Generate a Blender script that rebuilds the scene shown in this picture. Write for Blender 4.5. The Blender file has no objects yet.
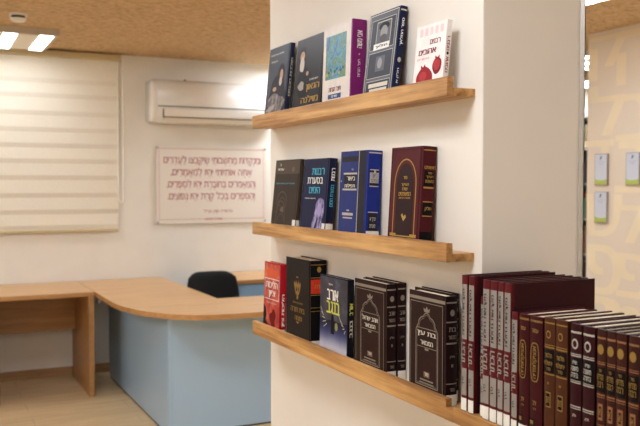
import bpy, bmesh, math, random
from mathutils import Vector, Matrix
from mathutils.geometry import delaunay_2d_cdt
random.seed(7)
S = bpy.context.scene
C = S.collection
PI = math.pi

# ------------------------------------------------------------------ camera, world, exposure
cam = bpy.data.cameras.new('camera')
cam.lens = 820.0 / 640.0 * 36.0
cam.sensor_width = 36.0
cam.clip_start = 0.05
cam.dof.use_dof = True
cam.dof.focus_distance = 2.0
cam.dof.aperture_fstop = 6.0
cam_o = bpy.data.objects.new('camera', cam)
cam_o.location = (0, 0, 1.5)
cam_o.rotation_euler = (PI / 2 - math.atan(28 / 820.0), 0, -math.radians(26))
C.objects.link(cam_o)
S.camera = cam_o

w = bpy.data.worlds.new('world')
S.world = w
w.use_nodes = True
w.node_tree.nodes['Background'].inputs[0].default_value = (1.0, 0.95, 0.9, 1)
w.node_tree.nodes['Background'].inputs[1].default_value = 0.05
S.view_settings.view_transform = 'Standard'
S.view_settings.look = 'None'
S.view_settings.exposure = 0.0
S.view_settings.gamma = 1.0
S.view_settings.use_curve_mapping = False
LAMP = 42.0
LAMP_COLOR = (0.9, 0.97, 1.06)


# ------------------------------------------------------------------ materials
def lin(c):
    def f(v):
        v /= 255.0
        return v / 12.92 if v <= 0.04045 else ((v + 0.055) / 1.055) ** 2.4
    return (f(c[0]), f(c[1]), f(c[2]), 1.0)


MATS = {}


def mat(name, col, rough=0.5, metal=0.0, var=0.06, scale=30.0, bump=0.0, spec=0.5):
    """plain material with a little procedural variation of colour"""
    if name in MATS:
        return MATS[name]
    m = bpy.data.materials.new(name)
    m.use_nodes = True
    nt = m.node_tree
    b = nt.nodes['Principled BSDF']
    b.inputs['Roughness'].default_value = rough
    b.inputs['Metallic'].default_value = metal
    b.inputs['Specular IOR Level'].default_value = spec
    tc = nt.nodes.new('ShaderNodeTexCoord')
    nz = nt.nodes.new('ShaderNodeTexNoise')
    nz.inputs['Scale'].default_value = scale
    nz.inputs['Detail'].default_value = 4
    nt.links.new(tc.outputs['Object'], nz.inputs['Vector'])
    r = nt.nodes.new('ShaderNodeValToRGB')
    c = lin(col)
    r.color_ramp.elements[0].position = 0.3
    r.color_ramp.elements[1].position = 0.7
    r.color_ramp.elements[0].color = (c[0] * (1 - var), c[1] * (1 - var), c[2] * (1 - var), 1)
    r.color_ramp.elements[1].color = (min(1, c[0] * (1 + var)), min(1, c[1] * (1 + var)), min(1, c[2] * (1 + var)), 1)
    nt.links.new(nz.outputs['Fac'], r.inputs[0])
    nt.links.new(r.outputs[0], b.inputs['Base Color'])
    if bump:
        bp = nt.nodes.new('ShaderNodeBump')
        bp.inputs['Strength'].default_value = bump
        bp.inputs['Distance'].default_value = 0.002
        nt.links.new(nz.outputs['Fac'], bp.inputs['Height'])
        nt.links.new(bp.outputs[0], b.inputs['Normal'])
    MATS[name] = m
    return m


def wood(name, c0, c1, c2, axis, rough=0.4, fine=38.0, stretch=0.045, knots=True):
    """streaky wood grain running along axis"""
    m = bpy.data.materials.new(name)
    m.use_nodes = True
    nt = m.node_tree
    b = nt.nodes['Principled BSDF']
    b.inputs['Roughness'].default_value = rough
    tc = nt.nodes.new('ShaderNodeTexCoord')
    mp = nt.nodes.new('ShaderNodeMapping')
    sc = [1.0, 1.0, 1.0]
    sc['xyz'.index(axis)] = stretch
    mp.inputs['Scale'].default_value = sc
    nt.links.new(tc.outputs['Object'], mp.inputs['Vector'])
    n1 = nt.nodes.new('ShaderNodeTexNoise')
    n1.inputs['Scale'].default_value = fine
    n1.inputs['Detail'].default_value = 8
    n1.inputs['Roughness'].default_value = 0.65
    n1.inputs['Distortion'].default_value = 0.6
    nt.links.new(mp.outputs[0], n1.inputs['Vector'])
    r = nt.nodes.new('ShaderNodeValToRGB')
    e = r.color_ramp.elements
    e[0].position = 0.32
    e[0].color = lin(c0)
    e[1].position = 0.7
    e[1].color = lin(c2)
    k = e.new(0.5)
    k.color = lin(c1)
    nt.links.new(n1.outputs['Fac'], r.inputs[0])
    out = r.outputs[0]
    if knots:
        n2 = nt.nodes.new('ShaderNodeTexNoise')
        n2.inputs['Scale'].default_value = 7.0
        n2.inputs['Detail'].default_value = 3
        mp2 = nt.nodes.new('ShaderNodeMapping')
        sc2 = [1.0, 1.0, 1.0]
        sc2['xyz'.index(axis)] = 0.5
        mp2.inputs['Scale'].default_value = sc2
        nt.links.new(tc.outputs['Object'], mp2.inputs['Vector'])
        nt.links.new(mp2.outputs[0], n2.inputs['Vector'])
        r2 = nt.nodes.new('ShaderNodeValToRGB')
        r2.color_ramp.elements[0].position = 0.3
        r2.color_ramp.elements[0].color = (0.62, 0.55, 0.48, 1)
        r2.color_ramp.elements[1].position = 0.5
        r2.color_ramp.elements[1].color = (1, 1, 1, 1)
        nt.links.new(n2.outputs['Fac'], r2.inputs[0])
        mx = nt.nodes.new('ShaderNodeMix')
        mx.data_type = 'RGBA'
        mx.blend_type = 'MULTIPLY'
        mx.inputs[0].default_value = 0.85
        nt.links.new(out, mx.inputs[6])
        nt.links.new(r2.outputs[0], mx.inputs[7])
        out = mx.outputs[2]
    nt.links.new(out, b.inputs['Base Color'])
    return m


def ramp_mat(name, stops, scale, rough=0.5, detail=3, distort=0.0, stretch=(1, 1, 1), bump=0.0):
    m = bpy.data.materials.new(name)
    m.use_nodes = True
    nt = m.node_tree
    b = nt.nodes['Principled BSDF']
    b.inputs['Roughness'].default_value = rough
    tc = nt.nodes.new('ShaderNodeTexCoord')
    mp = nt.nodes.new('ShaderNodeMapping')
    mp.inputs['Scale'].default_value = stretch
    nz = nt.nodes.new('ShaderNodeTexNoise')
    nz.inputs['Scale'].default_value = scale
    nz.inputs['Detail'].default_value = detail
    nz.inputs['Distortion'].default_value = distort
    r = nt.nodes.new('ShaderNodeValToRGB')
    el = r.color_ramp.elements
    el[0].position, el[0].color = stops[0][0], lin(stops[0][1])
    el[1].position, el[1].color = stops[-1][0], lin(stops[-1][1])
    for p, c in stops[1:-1]:
        el.new(p).color = lin(c)
    nt.links.new(tc.outputs['Object'], mp.inputs[0])
    nt.links.new(mp.outputs[0], nz.inputs['Vector'])
    nt.links.new(nz.outputs['Fac'], r.inputs[0])
    nt.links.new(r.outputs[0], b.inputs['Base Color'])
    if bump:
        bp = nt.nodes.new('ShaderNodeBump')
        bp.inputs['Strength'].default_value = bump
        bp.inputs['Distance'].default_value = 0.004
        nt.links.new(nz.outputs['Fac'], bp.inputs['Height'])
        nt.links.new(bp.outputs[0], b.inputs['Normal'])
    return m


def floor_material():
    m = bpy.data.materials.new('laminate_floor')
    m.use_nodes = True
    nt = m.node_tree
    b = nt.nodes['Principled BSDF']
    b.inputs['Roughness'].default_value = 0.42
    tc = nt.nodes.new('ShaderNodeTexCoord')
    br = nt.nodes.new('ShaderNodeTexBrick')
    br.inputs['Scale'].default_value = 1.0
    br.inputs['Brick Width'].default_value = 1.25
    br.inputs['Row Height'].default_value = 0.19
    br.inputs['Mortar Size'].default_value = 0.002
    br.inputs['Color1'].default_value = (0.9, 0.9, 0.9, 1)
    br.inputs['Color2'].default_value = (1.0, 1.0, 1.0, 1)
    br.inputs['Mortar'].default_value = (0.62, 0.6, 0.58, 1)
    nt.links.new(tc.outputs['Object'], br.inputs['Vector'])
    mp = nt.nodes.new('ShaderNodeMapping')
    mp.inputs['Scale'].default_value = (0.09, 1, 1)
    nt.links.new(tc.outputs['Object'], mp.inputs[0])
    nz = nt.nodes.new('ShaderNodeTexNoise')
    nz.inputs['Scale'].default_value = 24
    nz.inputs['Detail'].default_value = 8
    nz.inputs['Distortion'].default_value = 0.8
    nt.links.new(mp.outputs[0], nz.inputs['Vector'])
    r = nt.nodes.new('ShaderNodeValToRGB')
    r.color_ramp.elements[0].position = 0.3
    r.color_ramp.elements[0].color = lin((208, 176, 130))
    r.color_ramp.elements[1].position = 0.72
    r.color_ramp.elements[1].color = lin((236, 206, 160))
    nt.links.new(nz.outputs['Fac'], r.inputs[0])
    mx = nt.nodes.new('ShaderNodeMix')
    mx.data_type = 'RGBA'
    mx.blend_type = 'MULTIPLY'
    mx.inputs[0].default_value = 1.0
    nt.links.new(r.outputs[0], mx.inputs[6])
    nt.links.new(br.outputs['Color'], mx.inputs[7])
    nt.links.new(mx.outputs[2], b.inputs['Base Color'])
    return m


def emitter(name, col, strength):
    if name in MATS:
        return MATS[name]
    m = bpy.data.materials.new(name)
    m.use_nodes = True
    b = m.node_tree.nodes['Principled BSDF']
    b.inputs['Base Color'].default_value = (0.9, 0.9, 0.9, 1)
    b.inputs['Emission Color'].default_value = (*col, 1)
    b.inputs['Emission Strength'].default_value = strength
    MATS[name] = m
    return m


M_WALL = mat('painted_wall', (241, 236, 226), 0.75, var=0.02, scale=6)
M_PILLAR = mat('pillar_paint', (238, 230, 218), 0.7, var=0.02, scale=5)
M_PATTERN = mat('cream_wallpaper', (230, 216, 197), 0.7, var=0.02, scale=5)
M_PATTERN2 = mat('sand_wallpaper_letters', (240, 224, 194), 0.7, var=0.03, scale=5)
M_CEIL = ramp_mat('wood_wool_ceiling', [(0.3, (156, 122, 84)), (0.48, (202, 170, 128)), (0.62, (220, 190, 148)), (0.75, (184, 150, 108))],
                  55.0, 0.9, 6, 0.6, (0.5, 1.2, 1), 0.6)
M_FLOOR = floor_material()
M_OAK = wood('oak_shelf', (140, 90, 42), (206, 154, 90), (230, 188, 126), 'y', 0.42)
M_DESKTOP = wood('beech_laminate', (190, 144, 92), (208, 166, 114), (218, 178, 128), 'x', 0.35, 30, 0.06, False)
M_DESKEDGE = wood('beech_edge', (168, 118, 66), (184, 134, 80), (196, 148, 92), 'x', 0.4, 30, 0.06, False)
M_PANELWOOD = wood('beech_panel', (158, 112, 66), (176, 130, 80), (190, 144, 92), 'x', 0.42, 26, 0.08, False)
M_BASE = wood('skirting_wood', (150, 110, 70), (170, 130, 88), (184, 144, 100), 'x', 0.5, 26, 0.08, False)
M_BLUE = mat('blue_grey_laminate', (165, 192, 216), 0.3, var=0.015, scale=3)
M_BLUE2 = mat('drawer_blue', (146, 182, 214), 0.35, var=0.015, scale=3)
M_PLINTH = mat('black_plinth', (36, 34, 34), 0.6)
M_ACW = mat('ac_plastic', (238, 234, 226), 0.22, var=0.01)
M_ACD = mat('ac_gap', (70, 64, 56), 0.6)
M_BLIND = mat('blind_cream', (238, 231, 214), 0.8, var=0.02, scale=60)
M_BLIND2 = mat('blind_sheer', (231, 223, 206), 0.85, var=0.03, scale=90)
M_BLINDBAR = mat('blind_bar', (200, 182, 140), 0.5, var=0.02)
M_CORD = mat('blind_cord', (240, 234, 220), 0.6)
M_BLACKFAB = mat('black_mesh_fabric', (18, 18, 20), 0.9, var=0.2, scale=200)
M_BLACKPL = mat('black_plastic', (24, 24, 26), 0.45)
M_CHROME = mat('steel', (170, 170, 172), 0.3, 1.0)
M_WHITEPL = mat('white_plastic', (238, 236, 230), 0.4, var=0.01)
M_LAMPBOX = mat('lamp_housing', (196, 186, 172), 0.5, var=0.02)
M_LAMPPAN = mat('lamp_white_panel', (240, 232, 214), 0.5, var=0.01)
M_PAPER = mat('book_paper', (226, 212, 186), 0.85, var=0.1, scale=400)
M_STICK = mat('sticker_white', (240, 236, 226), 0.6, var=0.03)
M_ACRYL = mat('poster_white', (236, 228, 216), 0.3, var=0.01)
M_POSTRED = mat('poster_red', (164, 36, 62), 0.5)
M_ALU = mat('corner_aluminium', (214, 210, 202), 0.35, 0.4)


# ------------------------------------------------------------------ mesh helpers
def link(name, bm, mats, parent=None, smooth=False, loc=None):
    me = bpy.data.meshes.new(name)
    bmesh.ops.recalc_face_normals(bm, faces=bm.faces)
    bm.to_mesh(me)
    bm.free()
    for m in (mats if isinstance(mats, (list, tuple)) else [mats]):
        me.materials.append(m)
    if smooth:
        for p in me.polygons:
            p.use_smooth = True
    o = bpy.data.objects.new(name, me)
    C.objects.link(o)
    if parent:
        o.parent = parent
    if loc:
        o.location = loc
    return o


def flat(name, bm, mats, parent=None):
    """as link, but keeps the face winding (thin printed marks)"""
    me = bpy.data.meshes.new(name)
    bm.to_mesh(me)
    bm.free()
    for m in (mats if isinstance(mats, (list, tuple)) else [mats]):
        me.materials.append(m)
    o = bpy.data.objects.new(name, me)
    C.objects.link(o)
    if parent:
        o.parent = parent
    return o


def merge(bm, t, mi=0):
    me = bpy.data.meshes.new('tmp')
    t.faces.ensure_lookup_table()
    for f in t.faces:
        f.material_index = mi
    t.to_mesh(me)
    t.free()
    bm.from_mesh(me)
    bpy.data.meshes.remove(me)


def box(bm, x0, x1, y0, y1, z0, z1, bev=0.0, mi=0, seg=2):
    t = bmesh.new()
    bmesh.ops.create_cube(t, size=1.0)
    for v in t.verts:
        v.co = Vector(((x0 + x1) / 2 + v.co.x * (x1 - x0), (y0 + y1) / 2 + v.co.y * (y1 - y0), (z0 + z1) / 2 + v.co.z * (z1 - z0)))
    if bev:
        bmesh.ops.bevel(t, geom=list(t.edges), offset=bev, segments=seg, profile=0.5, affect='EDGES')
    merge(bm, t, mi)


def prism(bm, pts, z0, z1, mi=0, mi_side=None, bev=0.0):
    """polygon pts in xy extruded z0..z1"""
    t = bmesh.new()
    lo = [t.verts.new((p[0], p[1], z0)) for p in pts]
    hi = [t.verts.new((p[0], p[1], z1)) for p in pts]
    n = len(pts)
    a = t.faces.new(lo[::-1])
    b = t.faces.new(hi)
    sides = [t.faces.new((lo[i], lo[(i + 1) % n], hi[(i + 1) % n], hi[i])) for i in range(n)]
    if bev:
        bmesh.ops.bevel(t, geom=list(a.edges) + list(b.edges), offset=bev, segments=2, profile=0.5, affect='EDGES')
    me = bpy.data.meshes.new('tmp')
    bmesh.ops.recalc_face_normals(t, faces=t.faces)
    for f in t.faces:
        f.normal_update()
        f.material_index = mi if (abs(f.normal.z) > 0.5 or mi_side is None) else mi_side
    t.to_mesh(me)
    t.free()
    bm.from_mesh(me)
    bpy.data.meshes.remove(me)


def profile_y(bm, pts, x0, x1, mi=0):
    """profile of (y, z) points extruded along x"""
    t = bmesh.new()
    a = [t.verts.new((x0, p[0], p[1])) for p in pts]
    b = [t.verts.new((x1, p[0], p[1])) for p in pts]
    n = len(pts)
    t.faces.new(a)
    t.faces.new(b[::-1])
    for i in range(n):
        t.faces.new((a[i], b[i], b[(i + 1) % n], a[(i + 1) % n]))
    merge(bm, t, mi)


def cyl(bm, c, r, h, axis='z', seg=20, r2=None, mi=0):
    t = bmesh.new()
    bmesh.ops.create_cone(t, cap_ends=True, segments=seg, radius1=r, radius2=r if r2 is None else r2, depth=h)
    R = {'z': Matrix(), 'x': Matrix.Rotation(PI / 2, 4, 'Y'), 'y': Matrix.Rotation(-PI / 2, 4, 'X')}[axis]
    bmesh.ops.transform(t, matrix=Matrix.Translation(c) @ R, verts=t.verts)
    merge(bm, t, mi)


def tube(bm, pts, r, seg=8, mi=0):
    t = bmesh.new()
    rings = []
    P = [Vector(p) for p in pts]
    for i, p in enumerate(P):
        d = (P[min(i + 1, len(P) - 1)] - P[max(i - 1, 0)]).normalized()
        u = d.orthogonal().normalized() if i == 0 else (u - d * u.dot(d)).normalized()
        v = d.cross(u)
        rings.append([t.verts.new(p + (u * math.cos(2 * PI * k / seg) + v * math.sin(2 * PI * k / seg)) * r) for k in range(seg)])
    for a, b in zip(rings, rings[1:]):
        for k in range(seg):
            t.faces.new((a[k], a[(k + 1) % seg], b[(k + 1) % seg], b[k]))
    t.faces.new(rings[0][::-1])
    t.faces.new(rings[-1])
    merge(bm, t, mi)


def tag(o, label, cat, group=None, kind=None):
    if kind:
        o['kind'] = kind
    if label:
        o['label'] = label
        o['category'] = cat
    if group:
        o['group'] = group
    return o


def thing(name, label, cat, loc=(0, 0, 0), group=None):
    o = bpy.data.objects.new(name, None)
    o.empty_display_size = 0.05
    C.objects.link(o)
    o.location = loc
    return tag(o, label, cat, group)


def struct(name, bm, m, label=None, cat=None):
    o = link(name, bm, m)
    o['kind'] = 'structure'
    if label:
        o['label'] = label
        o['category'] = cat
    return o


# ------------------------------------------------------------------ lettering (glyph meshes from the built-in font)
GLYPH = {}
_cu = bpy.data.curves.new('lettering', 'FONT')
_cu.resolution_u = 3
_cu.fill_mode = 'NONE'
_co = bpy.data.objects.new('lettering', _cu)
C.objects.link(_co)


def glyph(ch, bold):
    k = (ch, bold)
    if k not in GLYPH:
        _cu.body = ch
        _cu.offset = 0.0
        dg = bpy.context.evaluated_depsgraph_get()
        dg.update()
        me = bpy.data.meshes.new_from_object(_co.evaluated_get(dg))
        ol = [(v.co.x, v.co.y) for v in me.vertices]
        ed = [tuple(e.vertices) for e in me.edges]
        vs, fs = [], []
        if ol:                                  # fill the outlines by winding number
            r = delaunay_2d_cdt([Vector(p) for p in ol], ed, [], 0, 1e-6)
            vs = [(p.x, p.y) for p in r[0]]
            for f in r[2]:
                cx = sum(vs[i][0] for i in f) / len(f)
                cy = sum(vs[i][1] for i in f) / len(f)
                n = 0
                for i, j in ed:
                    (ax, ay), (bx_, by_) = ol[i], ol[j]
                    if (ay > cy) != (by_ > cy) and ax + (cy - ay) / (by_ - ay) * (bx_ - ax) > cx:
                        n += 1 if by_ > ay else -1
                if n:
                    fs.append(tuple(f))
        bpy.data.meshes.remove(me)
        x0 = min((v[0] for v in vs), default=0)
        x1 = max((v[0] for v in vs), default=0)
        GLYPH[k] = ([(a - x0, b) for a, b in vs], fs, x1 - x0)
    return GLYPH[k]


def text_polys(s, bold=False, gap=0.07):
    """right-to-left layout; marks are centred below the letter before them. -> verts, faces, bounds"""
    V, F = [], []
    x = 0.0
    last = (0, 0)
    for ch in s:
        if ch == ' ':
            x -= 0.27
            continue
        vs, fs, wd = glyph(ch, bold)
        if '\u0591' <= ch <= '\u05c7' and ch != '\u05be':
            ox = (last[0] + last[1]) / 2 - wd / 2
        else:
            ox = x - wd
            last = (ox, x)
            x -= wd + gap
        n = len(V)
        V += [(a + ox, b) for a, b in vs]
        F += [tuple(i + n for i in f) for f in fs]
    xs = [v[0] for v in V]
    ys = [v[1] for v in V]
    return V, F, (min(xs), max(xs), min(ys), max(ys))


def put_text(bm, s, org, ux, uy, wd, ht, bold=False, mi=0):
    """text filling a wd x ht rectangle centred at org, along directions ux, uy"""
    V, F, (a, b, c, d) = text_polys(s, bold)
    org, ux, uy = Vector(org), Vector(ux), Vector(uy)
    sx, sy = wd / (b - a), ht / (d - c)
    vv = [bm.verts.new(org + ux * ((x - (a + b) / 2) * sx) + uy * ((y - (c + d) / 2) * sy)) for x, y in V]
    sh = [Vector((0, 0, 0))]
    if bold:                                   # heavier strokes: the same outline a hair to either side and nearer the reader
        nrm = ux.cross(uy).normalized()
        sh = [ux * (-0.022 * sx) + nrm * 0.00008, ux * (0.022 * sx)]
    for k, d in enumerate(sh):
        wv = [bm.verts.new(v.co + d) for v in vv]
        for f in F:
            q = bm.faces.new([wv[i] for i in f])
            q.material_index = mi
    for v in vv:
        bm.verts.remove(v)


def quad(bm, org, ux, uy, wd, ht, mi=0):
    org, ux, uy = Vector(org), Vector(ux) * wd / 2, Vector(uy) * ht / 2
    f = bm.faces.new([bm.verts.new(p) for p in (org - ux - uy, org + ux - uy, org + ux + uy, org - ux + uy)])
    f.material_index = mi


# ------------------------------------------------------------------ the room
H_C = 2.54
Y_B = 6.63
bm = bmesh.new(); box(bm, -3.1, 7.6, -2.1, Y_B + 0.1, -0.1, 0.0); struct('floor', bm, M_FLOOR)
bm = bmesh.new(); box(bm, -3.1, 7.6, -2.1, Y_B + 0.1, H_C, H_C + 0.1); struct('ceiling', bm, M_CEIL)
bm = bmesh.new(); box(bm, -3.1, 7.6, Y_B, Y_B + 0.1, 0, H_C); struct('wall_back', bm, M_WALL)
bm = bmesh.new(); box(bm, -3.1, -3.0, -2.0, Y_B, 0, H_C); struct('wall_left', bm, M_WALL)
bm = bmesh.new(); box(bm, -3.1, 7.6, -2.1, -2.0, 0, H_C); struct('wall_front', bm, M_WALL)
bm = bmesh.new(); box(bm, 7.5, 7.6, -2.0, Y_B, 0, H_C); struct('wall_far', bm, M_WALL)
# patterned partition: cream paper with large pale letter shapes
X_P = 4.18
bm = bmesh.new(); box(bm, X_P, X_P + 0.1, -2.0, 4.325, 0, H_C)
wall_right = struct('wall_right', bm, M_PATTERN)
bm = bmesh.new()
rnd = random.Random(5)
i = 0
for row in range(7):
    for c_ in range(19):
        i += 1
        put_text(bm, 'אבגדהחטכלמנסעפצקרשת'[rnd.randrange(19)], (X_P - 0.0006 - 0.0001 * (i % 9), 4.19 - 0.29 * c_ + rnd.uniform(-.05, .05), 0.18 + 0.36 * row + rnd.uniform(-.04, .04)), (0, -1, 0), (0, 0, 1),
                 rnd.uniform(.24, .32), rnd.uniform(.26, .38), True)
flat('letter_pattern', bm, M_PATTERN2, wall_right)
# pillar with its shelves
XC, YC0, YC1, XC1 = 1.10, 1.45, 2.652, 1.386
bm = bmesh.new(); box(bm, XC, XC1, YC0, YC1, 0, H_C, 0.003)
struct('wall_pillar', bm, M_PILLAR)
bm = bmesh.new()
box(bm, XC1 - 0.012, XC1 + 0.003, YC0 - 0.003, YC0 - 0.0005, 0.0, H_C)
box(bm, XC1 + 0.0005, XC1 + 0.003, YC0 - 0.003, YC0 + 0.012, 0.0, H_C)
struct('trim_1', bm, M_ALU)
bm = bmesh.new(); box(bm, -3.0, 7.5, Y_B - 0.014, Y_B, 0, 0.075, 0.003); struct('baseboard_back', bm, M_BASE)


# ------------------------------------------------------------------ ceiling lights
def ceiling_light(x0, y0, label, power=1.0):
    tube_m = emitter('lamp_strip_%d' % round(power * 100), LAMP_COLOR, LAMP * power)
    W, D, T = 0.607, 0.66, 0.049
    t = thing('ceiling_light', label, 'light', (x0, y0, H_C - T), 'flat ceiling light panels')
    z0 = 0.0
    bm = bmesh.new()
    box(bm, 0, W, 0, D, 0.006, T, 0.002)
    link('housing', bm, M_LAMPBOX, t)
    bm = bmesh.new()
    box(bm, 0.02, W - 0.02, 0.012, D - 0.012, 0.003, 0.0055)
    link('panel', bm, M_LAMPPAN, t)
    for k in range(3):
        bm = bmesh.new()
        sx = 0.033 + 0.228 * k
        box(bm, sx, sx + 0.085, 0.02, D - 0.02, 0.0, 0.0028)
        link('light_strip', bm, tube_m, t)
    return t


ceiling_light(0.246, 5.736, 'flat ceiling light panel with glowing strips close to the roller blind', 0.35)
ceiling_light(2.74, 3.03, 'flat ceiling light panel seen past the top of the pillar edge', 0.9)
ceiling_light(2.74, 5.80, 'flat ceiling light panel hidden behind the pillar near the air conditioner', 1.0)
ceiling_light(0.1, 3.4, 'flat ceiling light panel above the aisle in front of the reception desk', 1.15)
ceiling_light(-2.4, 5.736, 'flat ceiling light panel over the far end of the blind', 0.7)
ceiling_light(-2.4, 3.4, 'flat ceiling light panel over the open floor beside the aisle', 1.2)
ceiling_light(-2.4, 1.0, 'added unseen fill light panel over the open floor far in front of the shelves', 0.7)  # added fill panel out of view, lifts the overall brightness
ceiling_light(-0.2, 0.8, 'added unseen fill light panel directly over the aisle facing the shelves', 1.15)  # unseen panel added to brighten the shelf side of the pillar
ceiling_light(2.87, 0.0, 'added unseen fill light panel beside the patterned wall', 1.5)  # unseen panel added as fill for the pillar's near face
ceiling_light(4.62, 4.72, 'flat ceiling light panel just beyond the patterned wall')
ceiling_light(5.75, 5.72, 'flat ceiling light panel above the far bookcase')

# smoke detector
t = thing('smoke_detector', 'small round white smoke detector on the tan ceiling', 'smoke detector', (0.553, 5.325, H_C))
bm = bmesh.new(); cyl(bm, (0, 0, -0.006), 0.056, 0.012, seg=32); link('base_ring', bm, M_WHITEPL, t)
bm = bmesh.new(); cyl(bm, (0, 0, -0.02), 0.04, 0.016, seg=32); link('vent', bm, M_ACD, t)
bm = bmesh.new(); cyl(bm, (0, 0, -0.037), 0.036, 0.018, seg=32, r2=0.05); link('cap', bm, M_WHITEPL, t)

# ------------------------------------------------------------------ blind
t = thing('window_blind', 'cream zebra roller blind with pull cord on the back wall', 'blind', (0.2, Y_B, 1.13))
bx0, bx1 = -1.2, 1.225
bm = bmesh.new(); box(bm, bx0, bx1 + 0.02, -0.088, -0.001, 1.352, 1.397, 0.004); link('headrail', bm, M_BLINDBAR, t)
bm = bmesh.new()
zs = [1.36, 1.152, 1.039, 0.904, 0.777, 0.656, 0.536, 0.408, 0.272, 0.143, 0.022]
for i in range(len(zs) - 1):
    zt, zb = zs[i], zs[i + 1]
    zm = zb + 0.036
    y_out, y_in = -0.031, -0.025
    v = [bm.verts.new(p) for p in ((bx0, y_in, zt), (bx1, y_in, zt), (bx1, y_out, zm), (bx0, y_out, zm))]
    bm.faces.new(v).material_index = 0
    v2 = [bm.verts.new(p) for p in ((bx0, y_out, zm), (bx1, y_out, zm), (bx1, y_in, zb), (bx0, y_in, zb))]
    bm.faces.new(v2).material_index = 1
me_o = link('fabric', bm, [M_BLIND, M_BLIND2], t)
bm = bmesh.new(); box(bm, bx0, bx1, -0.04, -0.014, 0.0, 0.022, 0.005); link('bottom_bar', bm, M_BLINDBAR, t)
bm = bmesh.new()
pts = [(bx1 + 0.034, -0.07, 1.37 - 0.08 * i) for i in range(15)]
a0 = pts[-1]
pts += [(a0[0] - 0.014 + 0.014 * math.cos(q), -0.06, a0[2] - 0.03 * math.sin(q)) for q in (0.5, 1.0, 1.57, 2.1, 2.7)]
pts += [(bx1 + 0.0, -0.045, a0[2] + 0.08 * i) for i in range(15)]
tube(bm, pts, 0.006, 6)
link('pull_cord', bm, M_CORD, t)

# ------------------------------------------------------------------ air conditioner
t = thing('air_conditioner', 'white wall-mounted split air conditioner above the framed verse', 'air conditioner', (1.658, Y_B, 2.003))
prof = [(-0.001, 0.0), (-0.13, 0.0), (-0.165, 0.012), (-0.195, 0.05), (-0.212, 0.1), (-0.217, 0.16), (-0.214, 0.22), (-0.203, 0.27), (-0.185, 0.295), (-0.15, 0.307), (-0.001, 0.309)]
prof = [(p, q * 1.11) for p, q in prof]
AW = 1.1
bm = bmesh.new()
profile_y(bm, prof, 0.04, AW - 0.04)
link('body', bm, M_ACW, t, True)
for nm, xa, sgn in (('end_cap', 0.04, -1), ('end_cap', AW - 0.04, 1)):
    bm = bmesh.new()
    n = len(prof)
    rings = []
    for k, (dx, sc) in enumerate(((0, 1.0), (0.02, 0.985), (0.034, 0.95), (0.04, 0.88))):
        rings.append([bm.verts.new((xa + sgn * dx, p[0] * sc if p[0] < -0.01 else p[0], 0.172 + (p[1] - 0.172) * sc)) for p in prof])
    for a, b in zip(rings, rings[1:]):
        for i in range(n):
            bm.faces.new((a[i], a[(i + 1) % n], b[(i + 1) % n], b[i]))
    bm.faces.new(rings[-1])
    link(nm, bm, M_ACW, t, True)
bm = bmesh.new(); box(bm, 0.045, AW - 0.045, -0.2178, -0.206, 0.120, 0.127); link('panel_seam', bm, M_ACD, t)
bm = bmesh.new()
v = [(-0.203, 0.056), (-0.214, 0.105), (-0.219, 0.103), (-0.207, 0.052)]
profile_y(bm, v, 0.095, AW - 0.075)
profile_y(bm, [(-0.168, 0.009), (-0.203, 0.056), (-0.207, 0.052), (-0.172, 0.003)], 0.095, AW - 0.075)
link('vane', bm, M_ACW, t)
bm = bmesh.new()
box(bm, 0.087, 0.093, -0.215, -0.2, 0.03, 0.105)
box(bm, 0.092, AW - 0.072, -0.202, -0.194, 0.036, 0.043)
link('vane_gap', bm, M_ACD, t)
bm = bmesh.new(); cyl(bm, (1.985, Y_B - 0.006, 2.362), 0.011, 0.012, 'y', 12)
tag(link('wall_screw', bm, mat('rust_brown', (110, 70, 50), 0.6)), 'small brown screw head in the wall above the air conditioner', 'screw')

# ------------------------------------------------------------------ verse board
t = thing('verse_board', 'white board with four red lines of verse on the back wall', 'wall sign', (1.735, Y_B - 0.02, 1.180))
PW, PH = 0.968, 0.64
bm = bmesh.new(); box(bm, 0, PW, 0.0, 0.006, 0, PH, 0.001); link('board', bm, M_ACRYL, t)
bm = bmesh.new()
ux, uz = (1, 0, 0), (0, 0, 1)
fy = -0.0008
quad(bm, (PW / 2, fy, PH - 0.02), ux, uz, PW - 0.03, 0.005)
quad(bm, (PW / 2, fy, 0.035), ux, uz, PW - 0.03, 0.004)
quad(bm, (0.026, fy, PH / 2), ux, uz, 0.003, PH - 0.06)
quad(bm, (PW - 0.026, fy, PH / 2), ux, uz, 0.003, PH - 0.06)
flat('border', bm, mat('border_pink', (206, 150, 150), 0.5), t)
bm = bmesh.new()
lines = [('וּמִנְקֻדּוֹת מַחְשְׁבוֹתַי שֶׁיִקָּבְצוּ לַעֲדָרִים', 0.49, 0.852, 0.083), ('אַתָּה אוֹתִיּוֹתַי יִהְיוּ לְמַאֲמָרִים,', 0.478, 0.71, 0.083),
         ('וְהַמַּאֲמָרִים בְּחוֹבֶרֶת יִהְיוּ לִסְפָרִים,', 0.478, 0.78, 0.083), ('וְהַסְּפָרִים בְּכָל קֶרֶת יִהְיוּ נְפוֹצִים.', 0.478, 0.765, 0.083)]
for i, (s, cx, wd, ht) in enumerate(lines):
    put_text(bm, s, (cx, fy, 0.522 - 0.1 * i), ux, uz, wd, ht, False)
    flat('verse_lettering', bm, M_POSTRED, t)
    bm = bmesh.new()
put_text(bm, 'הראי״ה קוק זצ״ל', (0.53, fy, 0.098), ux, uz, 0.25, 0.036)
flat('attribution_lettering', bm, M_POSTRED, t)
bm = bmesh.new()
put_text(bm, 'ספריית הישיבה', (0.49, fy, 0.034), ux, uz, 0.15, 0.018)
flat('caption_lettering', bm, M_POSTRED, t)
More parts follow.
